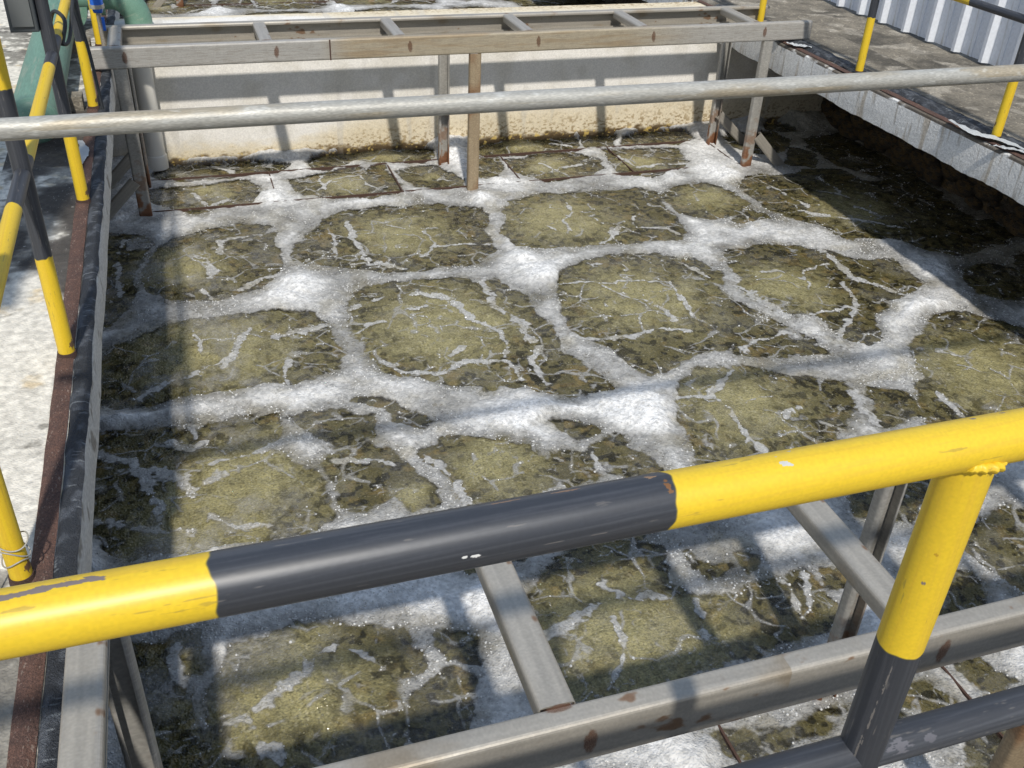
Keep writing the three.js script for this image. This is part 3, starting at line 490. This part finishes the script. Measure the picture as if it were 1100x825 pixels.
{ const c = nearFrame.clone(); c.name = numbered('walkway_frame'); c.userData = { ...nearFrame.userData, label: 'steel walkway frame over the further tank beyond the divider wall' }; c.position.set(0.4, 0, -11.5); scene.add(c); }

// guard railing in front of the viewer
const R1 = 0.0248;
{
  const o = thing('guard_railing', 'thick yellow and black painted pipe railing along the near tank edge', 'railing');
  const y = 1.09, z = -0.56, x0 = -1.6, x1 = 2.6, off = -x0, c0 = 0.5;
  const rail = (a, b, bands, o2) => part('top_rail', pipeGeo([a, y, z], [b, y, z], R1, 72), paintMat(b - a, bands, { rough: 0.42, coat: 0.2, ...o2 }), o);
  rail(-0.5, 1.1, [[0, YEL], [-0.03 + c0, BLK], [0.338 + c0, YEL], [1.04 + c0, BLK]], { ph: 5, w: 256, res: 1280, chips: [[-0.125 + c0, 0.735, 0.026, 0.03], [-0.15 + c0, 0.75, 0.02, 0.022], [-0.185 + c0, 0.76, 0.03, 0.02], [0.447 + c0, 0.80, 0.008, 0.022, [196, 196, 190]], [0.443 + c0, 0.735, 0.002, 0.008, [180, 176, 180]], [0.46 + c0, 0.70, 0.004, 0.01, [180, 176, 180]], [0.655 + c0, 0.70, 0.004, 0.012], [0.69 + c0, 0.69, 0.004, 0.012], [0.325 + c0, 0.72, 0.01, 0.02, [150, 120, 90]], [0.335 + c0, 0.80, 0.004, 0.05, [120, 84, 50]], [0.25 + c0, 0.7, 0.016, 0.01, [140, 110, 84]], [0.2 + c0, 0.7, 0.014, 0.008, [140, 110, 84]], [0.156 + c0, 0.98, 0.003, 0.012, [220, 220, 216]], [0.165 + c0, 0.985, 0.004, 0.008, [220, 220, 216]]] });
  rail(x0, -0.5002, [[0, BLK], [0.5, YEL]], { ph: 15 }); rail(1.1002, x1, [[0, BLK], [0.4, YEL], [0.9, BLK]], { ph: 25 });
  for (const x of [0.66, -1.25, 2.3]) {
    const p = part('post', pipeGeo([x, 0.005, z], [x, y - 0.012, z], R1 * 1.02, 56), paintMat(1.08, [[0, YEL], [0.42, BLK], [0.82, YEL]], { ph: 3 + x, w: 256, res: 900, chips: [[0.93, 0.86, 0.003, 0.02], [0.97, 0.88, 0.002, 0.015, [190, 150, 40]], [0.72, 0.86, 0.05, 0.008, [112, 108, 104]], [0.79, 0.87, 0.035, 0.007, [112, 108, 104]], [0.66, 0.845, 0.03, 0.009, [112, 108, 104]]] }), o);
    const w = new THREE.TorusGeometry(R1 * 1.05, 0.0052, 10, 90), q = w.attributes.position; w.rotateX(Math.PI / 2);
    for (let i = 0; i < q.count; i++) { const a = Math.atan2(q.getZ(i), q.getX(i)), lump = 1 + (fbm(a * 9 + 20, x, 4) - 0.5) * 0.3; q.setXYZ(i, q.getX(i) * lump, q.getY(i) - 0.0215 + Math.abs(Math.sin(a)) * 0.011 + (fbm(a * 4, 7, 3) - 0.5) * 0.006, q.getZ(i) * lump); }
    w.computeVertexNormals(); part('weld_bead', w, paintMat(0.2, [[0, YEL]], { ph: 9 }), p, [x, y, z]);
  }
  part('mid_rail', pipeGeo([x0, 0.63, z], [x1, 0.63, z], R1 * 0.9, 48), paintMat(x1 - x0, [[0, YEL], [1.4, BLK], [3.7, YEL]], { ph: 33, rough: 0.5, chips: [[0.70 + off, 0.88, 0.02, 0.07, [96, 96, 102]], [0.745 + off, 0.88, 0.012, 0.05, [92, 92, 98]]] }), o);
}
// railings along both walkways
function sideRailing(label, x, zs, xs, z0, z1, midBands, ph) {
  const o = thing('guard_railing', label, 'railing', 'painted pipe railings along the walkways'), r = 0.024;
  zs.forEach((z, i) => part('post', pipeGeo([xs[i] ?? x, -0.002, z], [xs[i] ?? x, 1.09, z], r, 32), paintMat(1.09, [[0, YEL], [0.34, BLK], [0.82, YEL]], { ph: ph + i * 7, chips: [[0.05, 0.2, 0.02, 0.1, [110, 84, 60]], [0.08, 0.7, 0.015, 0.06, [120, 90, 60]]] }), o));
  const L = z1 - z0;
  part('top_rail', pipeGeo([x, 1.09, z1], [x, 1.09, z0], r, 32), paintMat(L, [[0, YEL], [0.5, BLK], [1.2, YEL], [2, BLK], [2.7, YEL], [3.4, BLK], [4.1, YEL], [5, BLK]], { ph: ph + 3 }), o);
  part('mid_rail', pipeGeo([x, 0.59, z1], [x, 0.59, z0], r * 0.86, 32), paintMat(L, midBands, { ph: ph + 5 }), o);
  for (let i = 0; i < zs.length; i++) part('base_collar', new THREE.CylinderGeometry(r * 1.12, r * 1.2, 0.02, 28), M.rust, o, [xs[i] ?? x, 0.01, zs[i]]);
  return o;
}
// bands measured from the near end z1
sideRailing('yellow and black pipe railing along the walkway with the green pipe', -0.455, [-1.84, -2.82, -4.04, -5.27, -6.49], [-0.5], -8, -1.84, [[0, YEL], [0.72, BLK], [1.08, YEL], [2.02, BLK], [2.42, YEL], [3.2, BLK], [3.6, YEL], [4.6, BLK]], 10);
sideRailing('yellow and black pipe railing below the corrugated sheet wall', 4.0, [-1.9, -2.72, -3.94, -5.16, -6.38], [], -8, -1.9, [[0, YEL], [1.4, BLK], [2.48, YEL], [3.1, BLK], [3.5, YEL], [4.4, BLK]], 60);

{ // galvanised pipe across the tank
  const g = pipeGeo([-0.62, 1.03, -1.835], [4.2, 1.03, -1.8], 0.0195, 48); uvScale(g, 1, 1); const uv = g.attributes.uv; for (let i = 0; i < uv.count; i++) uv.setXY(i, uv.getY(i), uv.getX(i));
  const o = part('galvanised_pipe', g, M.galv, scene); o.userData = { label: 'bare galvanised pipe spanning the tank as a handrail', category: 'pipe' };
}
{ // corrugated sheet wall: flat pans and trapezoid ribs
  const o = thing('sheet_wall', 'pale corrugated metal sheet wall standing on the right walkway', 'wall');
  const paint = std({ map: tiled(makeTex(512, 512, (u, v) => { const a = fbm(u * 7, v * 3, 4), f = noise(u * 200, v * 200), s = fbm(u * 60, v * 4 + 9, 3); let k = mix3([236, 240, 245], [226, 231, 238], a); k = mix3(k, [150, 140, 124], sst(0.66, 0.8, s) * 0.4); return k.map((q) => q * (0.97 + 0.06 * f)); }), 0.5, 0.4), roughness: 0.45, metalness: 0.1 });
  const step = 0.272, zA = -9.6, n = 34, H = 3;
  const rib = new THREE.Shape([[0, 0], [0.024, 0.042], [0.052, 0.042], [0.076, 0]].map((p) => new THREE.Vector2(...p)));
  const ribG = new THREE.ExtrudeGeometry(rib, { depth: H, bevelEnabled: false }); orient(ribG, [0, 0, 1], [-1, 0, 0], [0, -1, 0], [0, H + 0.015, 0]);
  const panG = boxGeo(0, 0.004, 0.015, H + 0.015, 0.0755, step + 0.0005), minorG = boxGeo(-0.006, 0.0, 0.015, H + 0.015, 0.168, 0.18);
  for (let i = 0; i < n; i++) { const z = zA + i * step; part('rib', ribG, paint, o, [5.0, 0, z]); part('pan', panG, paint, o, [5.0, 0, z]); part('crease', minorG, paint, o, [5.0, 0, z]); }
}
// green pipes and valve at the end of the left walkway
const greenTex = makeTex(512, 512, (u, v) => { const a = fbm(u * 10, v * 8, 4), f = noise(u * 150, v * 150), c = fbm(u * 20 + 4, v * 16, 4); let k = mix3([96, 134, 116], [118, 152, 134], a); k = mix3(k, [150, 158, 140], sst(0.6, 0.75, c) * 0.5); return k.map((q) => q * (0.93 + 0.14 * f)); });
M.green = std({ map: greenTex, roughness: 0.5 });
{
  const o = thing('air_pipe', 'large green pipe lying along the walkway behind the yellow posts', 'pipe');
  part('pipe_run', pipeGeo([-0.66, 0.14, -4.7], [-0.70, 0.14, -9.4], 0.105, 48), M.green, o);
  part('end_cap', new THREE.SphereGeometry(0.105, 40, 16, 0, Math.PI * 2, 0, Math.PI / 2).scale(1, 0.5, 1).rotateX(Math.PI / 2), M.green, o, [-0.66, 0.14, -4.7]);
  for (const z of [-5.3, -6.4, -8.2]) part('saddle', boxGeo(-0.82, -0.5, 0.0, 0.07, z - 0.05, z + 0.05), M.deck, o);
  part('flange', new THREE.CylinderGeometry(0.16, 0.16, 0.03, 40).rotateX(Math.PI / 2), M.green, o, [-0.68, 0.14, -6.9]);
}
{
  const o = thing('drop_pipe', 'green pipe elbow turning down behind the steel frame end', 'pipe');
  const R = 0.16, r = 0.085;
  part('elbow', new THREE.TorusGeometry(R, r, 24, 32, Math.PI / 2), M.green, o, [-0.39, 0.04, -6.95]);
  part('riser', pipeGeo([-0.39 + R, -0.1, -6.95], [-0.39 + R, 0.04, -6.95], r, 40), M.green, o);
  part('feed', pipeGeo([-0.39, 0.04 + R, -6.95], [-0.62, 0.04 + R, -6.95], r, 40), M.green, o);
  part('flange', new THREE.CylinderGeometry(0.12, 0.12, 0.024, 40).rotateZ(Math.PI / 2), M.green, o, [-0.43, 0.04 + R, -6.95]);
}
{
  const o = thing('valve', 'small blue valve with steel band beside the green elbow', 'valve');
  const blue = std({ color: new THREE.Color().setRGB(0.02, 0.14, 0.62), roughness: 0.35 });
  part('body', new THREE.LatheGeometry([[0, 0], [0.026, 0], [0.03, 0.02], [0.036, 0.04], [0.036, 0.2], [0.03, 0.23], [0, 0.24]].map((p) => new THREE.Vector2(...p)), 28), blue, o, [-0.42, 0.24, -6.3]);
  part('band', new THREE.CylinderGeometry(0.04, 0.04, 0.022, 28), M.galv, o, [-0.42, 0.275, -6.3]);
  part('stem', pipeGeo([-0.42, 0.0, -6.3], [-0.42, 0.25, -6.3], 0.014, 16), M.steel, o); part('lever', new THREE.BoxGeometry(0.016, 0.075, 0.012), blue, o, [-0.4, 0.18, -6.28]);
}
{
  const o = thing('junction_box', 'dark grey box strapped to a black and yellow railing post', 'box'), dk = std({ color: new THREE.Color().setRGB(0.06, 0.07, 0.075), roughness: 0.6 });
  const s = new THREE.Shape([[-0.04, -0.11], [0.04, -0.11], [0.04, 0.11], [-0.04, 0.11]].map((p) => new THREE.Vector2(...p)));
  part('case', new THREE.ExtrudeGeometry(s, { depth: 0.09, bevelEnabled: true, bevelSize: 0.008, bevelThickness: 0.008, bevelSegments: 3 }), dk, o, [-0.525, 0.8, -4.09]);
  part('lid', new THREE.BoxGeometry(0.07, 0.19, 0.012), std({ color: new THREE.Color().setRGB(0.12, 0.13, 0.13), roughness: 0.5 }), o, [-0.525, 0.8, -3.988]); part('strap', new THREE.TorusGeometry(0.027, 0.003, 8, 32).rotateX(Math.PI / 2), M.galv, o, [-0.455, 0.82, -4.04]);
}
{ // cable looped round the railing
  const pts = [[-0.44, 0.56, -4.3], [-0.42, 0.64, -4.36], [-0.46, 0.66, -4.42], [-0.49, 0.56, -4.46], [-0.45, 0.5, -4.55], [-0.42, 0.6, -4.8], [-0.40, 0.72, -5.0], [-0.43, 0.8, -5.1], [-0.45, 0.6, -5.2], [-0.42, 0.3, -5.2], [-0.4, 0.05, -5.1]].map((p) => new THREE.Vector3(...p));
  const o = part('cable', new THREE.TubeGeometry(new THREE.CatmullRomCurve3(pts), 120, 0.008, 10), std({ color: new THREE.Color().setRGB(0.03, 0.033, 0.035), roughness: 0.6 }), scene); o.userData = { label: 'dark cable looped round the middle rail near the green pipe', category: 'cable' };
  const w = []; for (let i = 0; i <= 60; i++) { const a = i / 60 * 2 * Math.PI * 2.6; w.push(new THREE.Vector3(-0.5 + Math.cos(a) * (0.027 + i * 0.0002), 0.06 + i * 0.0012 + Math.sin(a * 1.7) * 0.012, -1.84 + Math.sin(a) * 0.028)); } w.push(new THREE.Vector3(-0.56, 0.03, -1.76), new THREE.Vector3(-0.6, 0.01, -1.7));
  const v = part('wire', new THREE.TubeGeometry(new THREE.CatmullRomCurve3(w), 220, 0.0018, 8), M.galv, scene); v.userData = { label: 'thin tie wire wound round the foot of a yellow post', category: 'wire' };
}
{ // white plastic pipe standing in the corner at the divider wall
  const o = thing('standpipe', 'white plastic pipe standing in the corner of the divider wall', 'pipe'), pv = std({ color: new THREE.Color().setRGB(0.72, 0.7, 0.64), roughness: 0.5 });
  part('pipe_body', pipeGeo([-0.25, -0.83, -6.7], [-0.25, 0.0, -6.7], 0.062, 40), pv, o); part('socket', new THREE.LatheGeometry([[0.062, 0], [0.071, 0.004], [0.071, 0.09], [0.062, 0.1]].map((p) => new THREE.Vector2(...p)), 40), pv, o, [-0.25, -0.86, -6.7]);
}
{ // made-up tank outside the view, added to cast the round shadow on the deck
  const o = thing('added_shade_tank', 'added green tank on a stand, out of view, casting the round deck shadow', 'tank');
  part('shell', new THREE.CylinderGeometry(0.4, 0.4, 1.2, 48), M.green, o, [-1.22, 2.2, -2.2]); part('lid', new THREE.SphereGeometry(0.4, 40, 12, 0, Math.PI * 2, 0, Math.PI / 2).scale(1, 0.3, 1), M.green, o, [-1.22, 2.8, -2.2]);
  part('platform', boxGeo(-1.95, -0.85, 1.54, 1.6, -2.5, -1.9), M.steel, o);
  for (const z of [-2.42, -1.98]) part('leg', orient(channelGeo(0.06, 0.1, 0.005, 1.54), [1, 0, 0], [0, 0, -1], [0, 1, 0], [-1.95, 0.0, z + 0.05]), M.steel, o);
  for (const z of [-2.42, -1.98]) part('brace', pipeGeo([-1.9, 0.8, z], [-1.1, 1.54, z], 0.02, 16), M.steel, o);
}
// torn strips of white membrane on the bitumen
function scrap(label, pts, w, y0) {
  const c = new THREE.CatmullRomCurve3(pts.map(([x, z]) => new THREE.Vector3(x, y0, z))), n = 40, pos = [], uv = [], idx = [];
  for (let i = 0; i <= n; i++) { const t = i / n, p = c.getPoint(t), d = c.getTangent(t), sx = -d.z, sz = d.x, ww = w * (0.25 + 0.75 * Math.sin(Math.PI * clamp(t * 0.9 + 0.06))) * (0.6 + 0.8 * fbm(t * 9 + y0 * 50 + pts[0][1], 2, 3)); for (const s of [-1, -0.3, 0.4, 1]) { pos.push(p.x + sx * s * ww, p.y + fbm(t * 12 + s * 3 + pts[0][0], 5, 3) * 0.014, p.z + sz * s * ww); uv.push(s, t * 4); } }
  for (let i = 0; i < n; i++) for (let k = 0; k < 3; k++) { const a = i * 4 + k, b = a + 4; idx.push(a, a + 1, b, b, a + 1, b + 1); }
  const g = new THREE.BufferGeometry(); g.setAttribute('position', new THREE.Float32BufferAttribute(pos, 3)); g.setAttribute('uv', new THREE.Float32BufferAttribute(uv, 2)); g.setIndex(idx); g.computeVertexNormals();
  const o = part(numbered('torn_membrane'), g, M.whiteScrap, scene); o.userData = { label, category: 'membrane', group: 'torn membrane strips' }; return o;
}
const L0 = (px, py) => onLevel(px, py, 0.02);
scrap('long torn white membrane strip behind a yellow post foot', [L0(1020, 130), L0(1045, 143), L0(1075, 152), L0(1110, 166)], 0.03, 0.02);
scrap('frayed white membrane shred lying on the black seal by the sheet wall', [L0(1062, 156), L0(1085, 160), L0(1115, 168)], 0.018, 0.016);
scrap('white membrane scrap under the end of the steel frame', [L0(845, 46), L0(858, 49), L0(872, 51)], 0.03, 0.016);
scrap('white membrane sheet on the divider wall end', [L0(690, 16), L0(730, 12), L0(770, 13)], 0.06, 0.01);
scrap('small white membrane scrap by the rusty strip behind a yellow post', [L0(86, 150), L0(90, 162), L0(84, 180)], 0.02, 0.012);

renderer.render(scene, camera);
